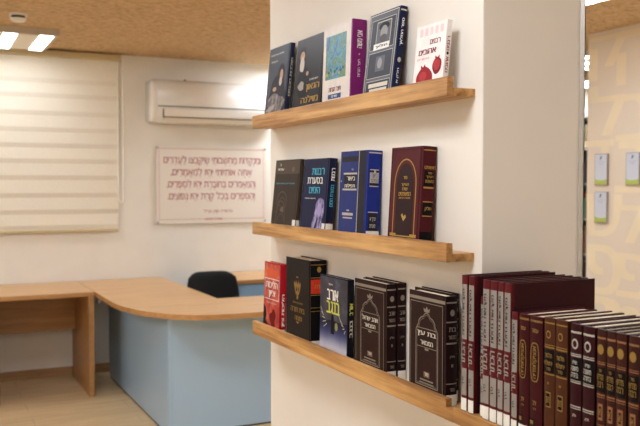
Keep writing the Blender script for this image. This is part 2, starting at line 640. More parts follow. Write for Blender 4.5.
for x in (0.012, PW - 0.012):
    for z in (0.012, PH - 0.012):
        bm = bmesh.new(); cyl(bm, (x, 0.006, z), 0.009, 0.026, 'y', 14); link('standoff', bm, M_CHROME, t)

# ------------------------------------------------------------------ table and desk
t = thing('side_table', 'beech laminate side table below the blind, joined to the desk', 'table', (0.0, 6.2, 0))
ty0, ty1 = 5.885 - 6.2, 6.62 - 6.2
bm = bmesh.new(); box(bm, -1.2, 1.098, ty0, ty1, 0.715, 0.745, 0.002)
for f in bm.faces:
    f.material_index = 0 if f.normal.z > 0.7 else 1
link('tabletop', bm, [M_DESKTOP, M_DESKEDGE], t)
for x in (1.058, 0.428, -1.2):
    bm = bmesh.new(); box(bm, x, x + 0.038, ty0 + 0.004, ty1 - 0.02, 0.0, 0.714, 0.002); link('leg', bm, M_PANELWOOD, t)
for xa, xb in ((0.467, 1.057), (-1.161, 0.427)):
    bm = bmesh.new(); box(bm, xa, xb, 0.26, 0.28, 0.395, 0.713, 0.001); link('modesty_panel', bm, M_PANELWOOD, t)

t = thing('reception_desk', 'curved-corner reception desk with beech top and blue grey panels', 'desk', (1.9, 4.8, 0))
ox, oy = 1.9, 4.8
edge = [(1.102, 6.615), (1.102, 5.40), (1.105, 5.26), (1.115, 5.15), (1.135, 5.05), (1.168, 4.925), (1.212, 4.815), (1.272, 4.715), (1.345, 4.63), (1.425, 4.572), (1.52, 4.538), (1.65, 4.522), (1.8, 4.515),
        (3.2, 4.51), (3.2, 5.19), (1.77, 5.19), (1.77, 6.615)]
bm = bmesh.new()
prism(bm, [(x - ox, y - oy) for x, y in edge], 0.715, 0.745, 0, 1, 0.0)
link('desktop', bm, [M_DESKTOP, M_DESKEDGE], t)
bm = bmesh.new(); box(bm, 1.31 - ox, 1.33 - ox, 4.735 - oy, 6.44 - oy, 0.012, 0.714, 0.001); link('side_panel', bm, M_BLUE, t)
bm = bmesh.new(); box(bm, 1.331 - ox, 3.18 - ox, 4.735 - oy, 4.755 - oy, 0.012, 0.714, 0.001); link('front_panel', bm, M_BLUE, t)
bm = bmesh.new(); box(bm, 1.314 - ox, 1.328 - ox, 4.739 - oy, 6.43 - oy, 0.0, 0.012); box(bm, 1.33 - ox, 3.17 - ox, 4.739 - oy, 4.751 - oy, 0, 0.012)
link('plinth', bm, M_PLINTH, t)
bm = bmesh.new(); box(bm, 1.335 - ox, 1.70 - ox, 6.36 - oy, 6.38 - oy, 0.0, 0.714); link('support_panel', bm, M_BLUE, t)
bm = bmesh.new(); box(bm, 3.14 - ox, 3.16 - ox, 4.76 - oy, 5.15 - oy, 0, 0.714)
link('support_panel', bm, M_BLUE, t)
bm = bmesh.new(); box(bm, 1.125 - ox, 1.15 - ox, 5.9 - oy, 5.95 - oy, 0.66, 0.714, 0.003); link('bracket', bm, M_CHROME, t)

t = thing('drawer_counter', 'low back counter with beech top and blue drawer fronts', 'cabinet', (2.93, 6.3, 0))
bm = bmesh.new(); box(bm, -0.8, 0.8, -0.3, 0.31, 0.725, 0.757, 0.002)
for f in bm.faces:
    f.material_index = 0 if f.normal.z > 0.7 else 1
link('countertop', bm, [M_DESKTOP, M_DESKEDGE], t)
bm = bmesh.new(); box(bm, -0.79, 0.79, -0.262, 0.30, 0.0, 0.724); link('carcass', bm, M_BLUE2, t)
for k, xa in enumerate((-0.72, -0.215, 0.29)):
    for za, zb in ((0.55, 0.718), (0.3, 0.545), (0.04, 0.295)):
        bm = bmesh.new(); box(bm, xa, xa + 0.5, -0.282, -0.263, za, zb, 0.002); link('drawer', bm, M_BLUE2, t)

# office chair
t = thing('office_chair', 'black office chair tucked in behind the reception desk', 'chair', (1.984, 5.70, 0))
bm = bmesh.new()
nx, nz = 12, 8
grid = {}
for s, off in ((0, 0.0), (1, 0.045)):
    for i in range(nx + 1):
        for j in range(nz + 1):
            u, v = i / nx * 2 - 1, j / nz
            hw = 0.175 + 0.03 * math.sin(PI * min(1, v * 0.9))
            top = 1 - max(0, abs(u) - 0.55) ** 2 * 0.55
            z = 0.47 + (0.842 - 0.47) * v * (top if v > 0.5 else 1 - (1 - top) * v * 2)
            y = 0.22 + 0.05 * v - 0.05 * u * u + off * (1 - 0.5 * max(abs(u), abs(2 * v - 1)) ** 4) - (0.0 if s else 0.0)
            grid[s, i, j] = bm.verts.new((u * hw, y, z))
for i in range(nx):
    for j in range(nz):
        bm.faces.new([grid[0, i, j], grid[0, i + 1, j], grid[0, i + 1, j + 1], grid[0, i, j + 1]])
        bm.faces.new([grid[1, i, j], grid[1, i, j + 1], grid[1, i + 1, j + 1], grid[1, i + 1, j]])
for i in range(nx):
    for j in (0, nz):
        bm.faces.new([grid[0, i, j], grid[1, i, j], grid[1, i + 1, j], grid[0, i + 1, j]])
for j in range(nz):
    for i in (0, nx):
        bm.faces.new([grid[0, i, j], grid[0, i, j + 1], grid[1, i, j + 1], grid[1, i, j]])
link('backrest', bm, M_BLACKFAB, t, True)
bm = bmesh.new(); box(bm, -0.22, 0.22, -0.24, 0.2, 0.42, 0.49, 0.03, seg=3); link('seat', bm, M_BLACKFAB, t, True)
bm = bmesh.new(); tube(bm, [(0, 0.05, 0.41), (0, 0.2, 0.405), (0, 0.28, 0.44), (0, 0.285, 0.55), (0, 0.29, 0.62)], 0.016); link('back_bar', bm, M_BLACKPL, t, True)
bm = bmesh.new(); cyl(bm, (0, 0, 0.25), 0.025, 0.35, seg=16); link('gas_lift', bm, M_BLACKPL, t)
for k in range(5):
    a = k * 2 * PI / 5 + 0.3
    bm = bmesh.new(); tube(bm, [(0, 0, 0.1), (0.27 * math.cos(a), 0.27 * math.sin(a), 0.07)], 0.017); lg = link('leg', bm, M_BLACKPL, t, True)
    bm = bmesh.new(); cyl(bm, (0.27 * math.cos(a), 0.27 * math.sin(a), 0.026), 0.026, 0.04, 'x', 16); link('caster', bm, M_BLACKPL, lg)

# ------------------------------------------------------------------ shelves on the pillar
XF = 1.025
Y_S0, Y_S1 = 1.476, 2.632


def wall_shelf(z0, z1, zp, label, ext=False):
    t = thing('wall_shelf', label, 'shelf', (XC, 2.05, z0), 'oak ledge shelves on the pillar')
    o = Vector((XC, 2.05, z0))
    bm = bmesh.new(); box(bm, XF + 0.0172 - o.x, XC - 0.0005 - o.x, (1.4485 if ext else Y_S0) - o.y, Y_S1 - o.y, 0.0, zp - z0, 0.0008)
    link('ledge', bm, M_OAK, t)
    bm = bmesh.new(); box(bm, XF - o.x, XF + 0.017 - o.x, Y_S0 - o.y, Y_S1 - o.y, 0.0, z1 - z0, 0.0012)
    if ext:
        box(bm, XF - o.x, XF + 0.017 - o.x, 1.4485 - o.y, Y_S0 + 0.0015 - o.y, 0.0, zp - z0 + 0.008)
    link('front_lip', bm, M_OAK, t)
    if ext:
        bm = bmesh.new(); box(bm, XF - o.x, 1.40 - o.x, 0.70 - o.y, 1.448 - o.y, 0.0, 1.0225 - z0, 0.0012); link('extension_board', bm, M_OAK, t)
    return t


wall_shelf(1.693, 1.735, 1.711, 'uppermost oak ledge shelf on the pillar')
wall_shelf(1.332, 1.3735, 1.350, 'middle oak ledge shelf on the pillar')
wall_shelf(0.988, 1.0325, 1.0065, 'lowest oak ledge shelf on the pillar, running on past its corner', True)


# ------------------------------------------------------------------ books
def bulge_pt(x, t, b):
    return -b * (1 - ((x - t / 2) / (t / 2)) ** 2)


class Book:
    """local axes: x through the thickness (front cover at x=0, facing -x), y from spine (0) to fore edge (w), z up"""

    def __init__(self, kind, label, h, w, t, cover, group, spine=None, hard=True, back=None, pages=None):
        self.h, self.w, self.t, self.b = h, w, t, (min(0.003, t * 0.12) if hard else 0.0002)
        self.root = thing(kind, label, 'book', (0, 0, 0), group)
        self.layers = {}
        bd = 0.0028 if hard else 0.0008
        ov = 0.003 if hard else 0.0
        b = self.b
        g = 0.007 if hard else 0.0
        n = 8
        out = [(0, w), (0, g + 0.003)] if hard else [(0, w)]
        if hard:
            out += [(0.0012, g)]
        xa = 0.0006 if hard else 0
        out += [(xa + (t - 2 * xa) * k / n, bulge_pt(xa + (t - 2 * xa) * k / n, t, b)) for k in range(n + 1)]
        if hard:
            out += [(t - 0.0012, g), (t, g + 0.003)]
        out += [(t, w), (t - bd, w), (t - bd, 0.004), (bd, 0.004), (bd, w)]
        bm = bmesh.new()
        prism(bm, out, 0, h)
        if spine:
            for f in bm.faces:
                f.normal_update()
                c = f.calc_center_median()
                if c.y < g * 0.6 + 0.0005 and abs(f.normal.z) < 0.5:
                    f.material_index = 1
        self.cover = link('cover', bm, [cover] + ([spine] if spine else []), self.root)
        bm = bmesh.new()
        box(bm, bd + 0.0001, t - bd - 0.0001, 0.0042, w - ov, ov, h - ov)
        link('page_block', bm, pages or M_PAPER, self.root)

    def bmx(self, part, m):
        k = (part, m.name)
        if 'lettering' in part:
            k = (part, len(self.layers))
        if k not in self.layers:
            self.layers[k] = (bmesh.new(), m)
        return self.layers[k][0]

    # front cover: u = 0 at the fore edge .. 1 at the spine, v = 0 at the foot .. 1 at the head
    def P(self, u, v, e):
        return Vector((-e, self.w * (1 - u), self.h * v))

    def rect(self, m, u0, u1, v0, v1, e=0.0004, part='cover_print'):
        quad(self.bmx(part, m), self.P((u0 + u1) / 2, (v0 + v1) / 2, e), (0, -1, 0), (0, 0, 1), self.w * (u1 - u0), self.h * (v1 - v0))
        return self

    def poly(self, m, pts, e=0.0006, part='picture_print'):
        bm = self.bmx(part, m)
        bm.faces.new([bm.verts.new(self.P(u, v, e)) for u, v in pts])
        return self

    def blob(self, m, u, v, ru, rv, e=0.0006, part='picture_print', rot=0.0, wob=0.0):
        pts = []
        asp = self.h / self.w
        for k in range(22):
            a = 2 * PI * k / 22
            r = 1 + wob * math.sin(3 * a + u * 40) + wob * 0.6 * math.sin(5 * a + v * 30)
            du, dv = ru * r * math.cos(a), rv * r * math.sin(a)
            pts.append((u + du * math.cos(rot) - dv * math.sin(rot) * asp, v + du * math.sin(rot) / asp + dv * math.cos(rot)))
        return self.poly(m, pts, e, part)

    def frame(self, m, u0, u1, v0, v1, tk=0.004, e=0.0005, part='border'):
        du, dv = tk / self.w, tk / self.h
        self.rect(m, u0, u1, v0, v0 + dv, e, part)
        self.rect(m, u0, u1, v1 - dv, v1, e, part)
        self.rect(m, u0, u0 + du, v0, v1, e, part)
        self.rect(m, u1 - du, u1, v0, v1, e, part)
        return self

    def line(self, m, pts, tk=0.003, e=0.0006, part='border'):
        bm = self.bmx(part, m)
        for (a, b), (c, d) in zip(pts, pts[1:]):
            p, q = self.P(a, b, e), self.P(c, d, e)
            dr = (q - p).normalized()
            nn = Vector((1, 0, 0)).cross(dr) * tk / 2
            ex = dr * tk * 0.3
            bm.faces.new([bm.verts.new(x) for x in (p - ex - nn, q + ex - nn, q + ex + nn, p - ex + nn)])
        return self

    def arch(self, m, u0, u1, v0, vs, vt, tk=0.003, e=0.0006, fill=None, ogee=True):
        um = (u0 + u1) / 2
        if ogee:
            half = [(0, 0), (0.02, 0.12), (0.16, 0.3), (0.24, 0.38), (0.27, 0.55), (0.45, 0.72), (0.7, 0.8), (0.8, 0.92), (1.0, 1.0)]
        else:
            half = [(1 - math.cos(a), math.sin(a)) for a in (0, 0.26, 0.52, 0.78, 1.05, 1.3, PI / 2)]
        L = [(u0 + (um - u0) * a, vs + (vt - vs) * b) for a, b in half]
        R = [(2 * um - a, b) for a, b in L[::-1]]
        pts = [(u0, v0)] + L + R[1:] + [(u1, v0)]
        if fill:
            self.poly(fill, pts, e - 0.0002, 'cover_print')
        self.line(m, pts + [(u0, v0)], tk, e)
        return self

    def text(self, m, s, u, v, wd, ht, bold=True, e=0.0009, part='title_lettering'):
        put_text(self.bmx(part, m), s, self.P(u, v, e), (0, -1, 0), (0, 0, 1), self.w * wd, self.h * ht, bold)
        return self

    # spine: v as on the cover, f = share of the thickness
    def band(self, m, v0, v1, f0=0.0, f1=1.0, e=0.0004, part='spine_stripe'):
        bm = self.bmx(part, m)
        t, n = self.t, 6
        xa = 0.0012 if self.b > 0.001 else 0.0
        xs = [xa + (t - 2 * xa) * (f0 + (f1 - f0) * k / n) for k in range(n + 1)]
        lo = [bm.verts.new((x, bulge_pt(x, t, self.b) - e, self.h * v0)) for x in xs]
        hi = [bm.verts.new((x, bulge_pt(x, t, self.b) - e, self.h * v1)) for x in xs]
        for k in range(n):
            bm.faces.new((lo[k], lo[k + 1], hi[k + 1], hi[k]))
        return self

    def stext(self, m, s, v, wd, ht, bold=True, f=0.5, part='spine_lettering', vertical=False, e=0.0008):
        """horizontal: wd = share of thickness, ht = share of height; vertical: wd = share of height, ht = share of thickness"""
        o = Vector((self.t * f, -self.b - e, self.h * v))
        bm = self.bmx(part, m)
        if vertical:
            put_text(bm, s, o, (0, 0, 1), (-1, 0, 0), self.h * wd, self.t * ht, bold)
        else:
            put_text(bm, s, o, (1, 0, 0), (0, 0, 1), self.t * wd, self.h * ht, bold)
        return self

    def sdisc(self, m, v, r, e=0.0006, part='spine_emblem'):
        bm = self.bmx(part, m)
        o = Vector((self.t / 2, -self.b - e, self.h * v))
        bm.faces.new([bm.verts.new(o + Vector((r * math.cos(2 * PI * k / 14), 0, 1.25 * r * math.sin(2 * PI * k / 14)))) for k in range(14)])
        return self

    def sticker(self, v1, u_wrap=0.0, v0=0.004):
        self.band(M_STICK, v0, v1, e=0.0010, part='shelf_mark_sticker')
        if u_wrap:
            self.rect(M_STICK, 1 - u_wrap, 1.0, v0, v1, 0.0011, 'shelf_mark_sticker')
        return self

    def done(self, x, y, z, lean=0.0, turn=0.0):
        me = self.cover.data
        cb = bmesh.new()
        cb.from_mesh(me)
        for (part, _), (bm, m) in self.layers.items():
            if 'lettering' in part or part in ('picture_panel', 'shelf_mark_sticker'):
                flat(part, bm, m, self.cover)
                continue
            # stripes, borders and panels are surface pattern of the cover
            mi = me.materials.find(m.name)
            if mi < 0:
                mi = len(me.materials)
                me.materials.append(m)
            merge(cb, bm, mi)
        cb.to_mesh(me)
        cb.free()
        self.root.rotation_mode = 'XYZ'
        self.root.rotation_euler = (0, lean, turn)
        self.root.location = (x, y, z + self.t * math.sin(lean) + 0.0003)
        return self.root


def lean_on(book, y1, z, lean, x=1.046):
    """stand it on the ledge, foot against the lip, leaning back towards the pillar"""
    x = min(x, XC - 0.001 - book.t * math.cos(lean) - book.h * math.sin(lean))
    x = max(x, XF + 0.0185)
    return book.done(x, y1, z, lean)


def K(n, c, r=0.45, **k):
    k.setdefault('spec', 0.08)
    return mat(n, c, max(r, 0.42), **k)


GOLD = K('gold_foil', (176, 140, 70), 0.35, metal=0.35)
SILVER = K('silver_foil', (190, 184, 174), 0.35, metal=0.3)
WHITE = K('print_white', (240, 238, 232), 0.5)
CREAMP = K('print_cream', (214, 206, 190), 0.5)
BLACKP = K('print_black', (20, 18, 20), 0.5)
g_top, g_mid, g_low = 'books displayed on the uppermost ledge', 'books displayed on the middle ledge', 'books displayed on the lowest ledge'
ZT, ZM, ZL = 1.711, 1.350, 1.0065

# --- uppermost ledge
b = Book('hardcover_book', 'slate blue hardcover with a dim seated figure, at the desk end of the uppermost ledge', 0.244, 0.170, 0.016,
         K('slate_cover', (76, 80, 90), 0.4), g_top, K('navy_spine', (40, 44, 70), 0.4))
fig = ramp_mat('slate_figure', [(.35, (62, 58, 62)), (.5, (96, 86, 84)), (.65, (150, 130, 118))], 60, .5)
dk = K('slate_dark', (48, 46, 56), 0.5)
skin = K('print_skin', (196, 160, 132), 0.5)
b.blob(dk, .55, .3, .42, .3, .0005, wob=.08).blob(fig, .5, .2, .4, .16, .0007, wob=.12).blob(dk, .68, .62, .16, .13, .0007)
b.blob(skin, .7, .6, .075, .075, .0009).blob(K('print_beard', (206, 196, 184)), .68, .51, .07, .06, .0011).blob(skin, .42, .42, .09, .03, .0011)
b.blob(K('print_paper', (170, 160, 150)), .3, .16, .22, .035, .0011, rot=.2, wob=.1)
b.text(CREAMP, 'תולדות חכמי ישראל', .4, .9, .62, .028).text(CREAMP, 'פרקי חיים', .3, .8, .3, .028)
b.stext(CREAMP, 'תולדות חכמים', .55, .5, .5, vertical=True)
lean_on(b, 2.408, ZT, .105)

b = Book('hardcover_book', 'black hardcover with gold title and white-bearded man, second from the desk end', 0.237, 0.196, 0.012,
         K('charcoal_cover', (46, 42, 44), 0.4), g_top)
b.blob(K('portrait_coat', (26, 24, 26)), .36, .42, .26, .2, .0005, wob=.05).blob(K('portrait_coat', (26, 24, 26)), .24, .84, .12, .05, .0006)
b.blob(skin, .24, .77, .085, .065, .0008).blob(K('print_beard', (206, 196, 184)), .25, .66, .085, .1, .0010, wob=.06).blob(K('print_paper', (170, 160, 150)), .27, .38, .11, .06, .0010, wob=.1)
b.blob(skin, .47, .53, .045, .03, .0010)
b.text(GOLD, 'הגאון', .70, .335, .46, .10).text(GOLD, 'מוילנה', .62, .195, .6, .09).text(CREAMP, 'דמותו ותורתו', .72, .44, .3, .022).text(CREAMP, 'סיפור חייו', .4, .07, .5, .022)
lean_on(b, 2.152, ZT, .10)

b = Book('hardcover_book', 'white book with a blue green painting and a purple spine', 0.236, 0.172, 0.044,
         K('white_cover', (236, 228, 220), 0.35), g_top, K('purple_spine', (124, 38, 104), 0.35))
paint = ramp_mat('garden_painting', [(0.28, (40, 50, 100)), (0.40, (60, 112, 156)), (0.48, (92, 160, 180)), (0.55, (64, 120, 110)), (0.62, (120, 150, 90)), (0.72, (70, 84, 130))], 20.0, 0.45, 5, 2.2, (1, 1, .7))
b.rect(paint, .1, .82, .36, .88, .0005, 'picture_panel')
for i in range(9):
    b.blob(K('paint_green', (50, 96, 74)) if i % 3 else K('paint_yellow', (190, 180, 110)), .16 + .072 * i, .42 + .025 * (i % 3), .03, .018, .0008, wob=.15)
b.text(K('print_maroon', (120, 40, 60)), 'חצר הנרות', .46, .235, .42, .05).rect(K('print_steel_blue', (70, 92, 140)), .22, .68, .125, .18, .0006)
b.text(WHITE, 'שירים', .45, .152, .2, .028)
b.stext(WHITE, 'אבי משה', .77, .2, .34, vertical=True).stext(WHITE, 'חצר הנרות', .44, .2, .16, vertical=True, bold=False).sdisc(WHITE, .6, .0015)
lean_on(b, 1.961, ZT, .035)

b = Book('hardcover_book', 'dark blue hardcover with silver panels around a portrait, leaning well back', 0.232, 0.150, 0.020,
         K('ink_blue_cover', (38, 44, 66), 0.3), g_top, K('deep_navy_spine', (28, 34, 66), 0.3))
pan = K('silver_blue_panel', (92, 94, 102), 0.35)
pan2 = K('silver_blue_dark', (54, 56, 66), 0.35)
b.rect(pan, .05, .96, .02, .97, .0004).rect(pan2, .1, .9, .58, .92, .0006).rect(pan2, .1, .9, .26, .55, .0006).rect(pan2, .1, .9, .05, .23, .0006)
b.frame(SILVER, .03, .97, .01, .985, .0026, .0008).frame(SILVER, .1, .9, .58, .92, .0014, .0009).frame(SILVER, .1, .9, .26, .55, .0014, .0009).frame(SILVER, .1, .9, .05, .23, .0014, .0009).frame(CREAMP, .29, .77, .61, .89, .002, .0012)
b.rect(pan, .3, .76, .62, .88, .0008).blob(BLACKP, .53, .83, .17, .045, .0010).blob(K('portrait_grey', (150, 146, 144)), .54, .76, .12, .08, .0012).blob(K('portrait_beard', (84, 80, 82)), .54, .695, .12, .045, .0013)
b.rect(WHITE, .24, .76, .575, .645, .0016).text(BLACKP, 'המלאך', .5, .61, .4, .04, e=.002)
b.rect(pan, .36, .66, .33, .5, .0008).blob(K('portrait_grey', (0, 0, 0)), .5, .42, .08, .06, .0010).rect(CREAMP, .2, .84, .155, .2, .0010).rect(CREAMP, .24, .82, .1, .14, .0010)
b.stext(WHITE, 'ספר המלאך', .72, .3, .5, vertical=True).stext(WHITE, 'חלק א', .25, .16, .4, vertical=True).band(SILVER, .95, .965).sdisc(SILVER, .42, .005).band(CREAMP, .03, .085, .15, .85)
lean_on(b, 1.747, ZT, .125)

b = Book('paperback_book', 'slim white paperback with two red pomegranates on its cover', 0.158, 0.122, 0.014,
         K('white_gloss_cover', (244, 236, 230), 0.25), g_top, hard=False)
red1, red2, red3 = K('pomegranate_red', (150, 24, 34), 0.4), K('pomegranate_bright', (180, 48, 50), 0.4), K('pomegranate_dark', (120, 20, 34), 0.4)
b.blob(red1, .38, .2, .28, .175, .0008, wob=.03).blob(red2, .34, .24, .12, .07, .0010).poly(red1, [(.26, .33), (.24, .41), (.32, .375), (.38, .42), (.44, .33)], .0009)
b.blob(red3, .78, .36, .15, .12, .0006, wob=.03).blob(red2, .77, .38, .11, .085, .0008, wob=.03).poly(red1, [(.71, .45), (.71, .51), (.78, .48), (.85, .51), (.85, .44)], .0009)
tr = K('print_wine', (130, 40, 56), 0.5)
b.text(tr, 'רבנים', .66, .73, .34, .07).text(tr, 'אהובים', .42, .60, .58, .075).text(K('print_pink', (226, 160, 160)), 'סיפורים', .3, .5, .4, .025)
for i in range(5):
    b.rect(K('print_blush', (244, 210, 208)), .12 + .17 * i, .22 + .17 * i, .84, .95, .0006)
b.stext(tr, 'רבנים', .66, .2, .45, vertical=True).stext(tr, 'אהובים', .36, .22, .45, vertical=True).sdisc(BLACKP, .52, .003)
lean_on(b, 1.528, ZT, .10)

# --- middle ledge
b = Book('hardcover_book', 'brown black hardcover with a faint line-drawn figure and cyan subtitle', 0.231, 0.196, 0.013,
         K('brown_black_cover', (62, 52, 46), 0.45), g_mid)
ln = K('line_taupe', (112, 100, 90), 0.5)
b.rect(K('brown_band', (86, 74, 64)), 0, .99, .80, .985, .0004).text(CREAMP, 'אורות', .24, .865, .24, .03).text(CREAMP, 'ב', .22, .93, .06, .03).blob(ln, .74, .86, .05, .04, .0007)
b.text(K('print_cyan', (90, 160, 176)), 'מסע אל תוך הנפש פנימה', .47, .665, .74, .03)
arc = lambda cu_, cv, ru, rv, a0, a1: [(cu_ + ru * math.cos(a0 + (a1 - a0) * k / 12), cv + rv * math.sin(a0 + (a1 - a0) * k / 12)) for k in range(13)]
b.line(ln, arc(.38, .42, .2, .13, -.6, PI + .4), .002).line(ln, arc(.4, .4, .12, .07, 0, 2 * PI), .0016).line(ln, arc(.36, .2, .2, .22, .4, 2.9), .002).line(ln, [(.16, .05), (.2, .25), (.26, .36)], .002).line(ln, [(.56, .05), (.55, .2), (.5, .33)], .0016)
b.blob(ln, .42, .3, .07, .04, .0006, wob=.2).line(ln, arc(.4, .14, .14, .1, 0, PI), .0016)
b.sticker(.17, .12)
lean_on(b, 2.326, ZM, .10)

b = Book('hardcover_book', 'navy hardcover with cyan and white title and a violet figure', 0.227, 0.172, 0.026,
         K('navy_cover', (34, 38, 68), 0.35), g_mid, K('navy_spine_dark', (26, 30, 56), 0.35))
cy = K('print_sky_cyan', (84, 178, 204), 0.5)
vio, vio2 = ramp_mat('violet_figure', [(.35, (58, 54, 98)), (.5, (126, 114, 168)), (.65, (176, 164, 206))], 70, .5), K('violet_light', (168, 158, 200), 0.5)
b.text(cy, 'רבנות', .6, .83, .48, .085).text(WHITE, 'בסערת', .5, .71, .6, .085).text(cy, 'הימים', .5, .585, .42, .085).text(WHITE, 'על הנהגה בימי מבחן', .36, .475, .42, .022)
b.blob(vio, .76, .34, .17, .15, .0006, wob=.04).poly(vio, [(.42, .01), (.52, .2), (.6, .36), (.84, .26), (.9, .01)], .0007).blob(vio2, .74, .33, .09, .09, .0009, wob=.08).blob(K('navy_cover', (0, 0, 0)), .64, .12, .03, .12, .0009, rot=-.4).blob(vio2, .58, .16, .03, .12, .0010, rot=-.4)
b.stext(WHITE, 'רבנות', .79, .16, .42, vertical=True).stext(cy, 'בסערת הימים', .52, .28, .4, vertical=True).band(K('spine_red', (190, 40, 50)), .10, .17, .3, .7)
b.sticker(.16, .12)
lean_on(b, 2.118, ZM, .085)

b = Book('hardcover_book', 'royal blue hardcover with a black stripe and silver label panels', 0.240, 0.155, 0.042,
         K('royal_blue_cover', (46, 58, 116), 0.35), g_mid, K('royal_blue_spine', (34, 48, 126), 0.32))
stripe = K('graphite_stripe', (44, 42, 50), 0.35)
b.rect(stripe, .7, .93, .005, .995, .0005).rect(SILVER, .675, .695, .005, .995, .0006).rect(stripe, .05, .9, .88, .94, .0004)
b.rect(stripe, .16, .62, .58, .74, .0007).rect(SILVER, .14, .64, .735, .755, .0009).rect(SILVER, .12, .64, .555, .575, .0009).text(CREAMP, 'ביאור', .42, .69, .3, .045).text(CREAMP, 'תפילות', .38, .61, .38, .045)
b.text(SILVER, 'ספר', .46, .79, .08, .018).rect(SILVER, .14, .54, .27, .3, .0007).rect(SILVER, .17, .52, .235, .25, .0007).rect(SILVER, .3, .4, .32, .335, .0007).blob(SILVER, .06, .66, .015, .01, .0007)
b.band(SILVER, .965, .978).band(SILVER, .6, .79, .12, .78).band(stripe, .61, .64, .12, .78, .0006).band(stripe, .755, .78, .1, .4, .0006).band(stripe, .755, .78, .55, .78, .0006).stext(K('print_bluegrey', (120, 124, 140)), 'ביאור', .72, .4, .05, f=.45).stext(K('print_bluegrey', (120, 124, 140)), 'תפילות', .67, .5, .05, f=.45)
b.band(stripe, .1, .31, .12, .8).band(SILVER, .315, .325, .1, .85).band(SILVER, .095, .105, .1, .85).stext(SILVER, 'כרך א', .24, .4, .05, f=.45).stext(SILVER, 'מועדים', .17, .4, .04, f=.45)
b.sticker(.115)
lean_on(b, 1.876, ZM, .05)

b = Book('hardcover_book', 'maroon leather book with a gold arch around a dark oval panel', 0.240, 0.142, 0.038,
         K('maroon_leather', (84, 34, 38), 0.35, bump=.2, scale=90), g_mid, K('maroon_leather_spine', (74, 24, 30), 0.35))
dm = K('dark_arch', (46, 30, 32), 0.4)
b.frame(K('maroon_line', (70, 22, 30)), .03, .94, .02, .98, .0025)
b.arch(GOLD, .16, .84, .1, .62, .875, .0032, .0008, None, False).arch(K('maroon_line', (70, 22, 30)), .24, .76, .06, .62, .83, .002, .0007, dm, False)
b.rect(GOLD, .08, .28, .095, .125, .0010).rect(GOLD, .72, .92, .095, .125, .0010).rect(GOLD, .1, .3, .075, .085, .0010).rect(GOLD, .7, .9, .075, .085, .0010)
b.text(GOLD, 'ספר', .5, .69, .12, .03).text(GOLD, 'העיקר', .5, .615, .24, .035).text(GOLD, 'שיח', .5, .575, .16, .03).text(GOLD, 'המשפטים', .5, .525, .38, .04).text(GOLD, 'מהדורה חדשה', .5, .485, .36, .018)
b.poly(GOLD, [(.42, .31), (.5, .25), (.58, .29), (.56, .32), (.5, .3), (.46, .33)], .0010).line(GOLD, [(.16, .045), (.84, .045)], .0012)
b.band(GOLD, .955, .965).band(BLACKP, .61, .76, .1, .85).band(GOLD, .585, .6, .1, .9).poly
b.stext(GOLD, 'משפט', .79, .8, .03).stext(GOLD, 'ספר', .735, .3, .02).stext(GOLD, 'העיקר', .695, .5, .03).stext(GOLD, 'המשפטים', .655, .6, .03)
b.band(BLACKP, .325, .445, .1, .85).band(GOLD, .45, .458, .1, .9).band(GOLD, .31, .318, .1, .9).stext(GOLD, 'חלק', .385, .45, .045).band(BLACKP, .07, .16, .0, 1.0)
b.sticker(.07, .22)
lean_on(b, 1.621, ZM, .06)

# --- lowest ledge
b = Book('hardcover_book', 'red illustrated book with white framed title, at the desk end of the lowest ledge', 0.234, 0.136, 0.023,
         K('red_cover', (176, 44, 38), 0.4), g_low, K('crimson_spine', (168, 24, 40), 0.35))
b.rect(ramp_mat('red_picture', [(.35, (150, 30, 28)), (.5, (196, 60, 44)), (.65, (212, 110, 84))], 30, .4), .02, .98, .02, .98, .0003, 'picture_panel')
b.poly(BLACKP, [(0, 0), (0, .38), (.14, .34), (.2, .24), (.16, .16), (.3, .1), (.34, 0)], .0006).blob(K('red_deep', (110, 16, 22)), .6, .2, .18, .14, .0005, wob=.2).blob(K('red_orange', (214, 96, 62)), .5, .84, .4, .08, .0005, wob=.1)
b.frame(WHITE, .06, .95, .47, .77, .0025, .0007).text(WHITE, 'הליכות', .5, .69, .72, .105, e=.001).text(WHITE, 'ציון', .52, .55, .42, .105, e=.001).text(CREAMP, 'מסע בארץ הקודש', .5, .42, .6, .025)
b.stext(WHITE, 'הליכות ציון', .35, .45, .55, vertical=True).rect
b.sticker(.085)
b.done(1.0465, 2.452, ZL, .03)

b = Book('hardcover_book', 'thick black leather book with a gold crown and red spine label', 0.267, 0.180, 0.054,
         K('black_leather', (34, 30, 28), 0.4, bump=.25, scale=120), g_low, K('black_leather_spine', (22, 20, 20), 0.35))
dg_ = K('dull_gold', (150, 116, 62), 0.4, metal=.2)
b.frame(K('black_emboss', (48, 44, 40)), .05, .94, .03, .97, .002, .0004)
b.poly(dg_, [(.36, .735), (.34, .70), (.4, .60), (.44, .575), (.52, .575), (.56, .60), (.62, .70), (.6, .735), (.55, .70), (.54, .75), (.48, .70), (.42, .75), (.41, .70)], .0007)
b.poly(K('black_leather', (0, 0, 0)), [(.43, .62), (.42, .68), (.46, .66), (.47, .62)], .0009).poly(K('black_leather', (0, 0, 0)), [(.5, .62), (.5, .66), (.54, .68), (.53, .62)], .0009).rect(dg_, .45, .51, .53, .57, .0007).rect(dg_, .44, .52, .775, .79, .0007)
b.text(dg_, 'שולחן ערוך', .49, .485, .42, .03).text(dg_, 'בית תורה', .49, .405, .56, .055).text(dg_, 'ומצוה', .52, .31, .28, .05).poly(dg_, [(.42, .27), (.56, .27), (.49, .24)], .0007)
rl = K('spine_red_label', (206, 60, 38), 0.4)
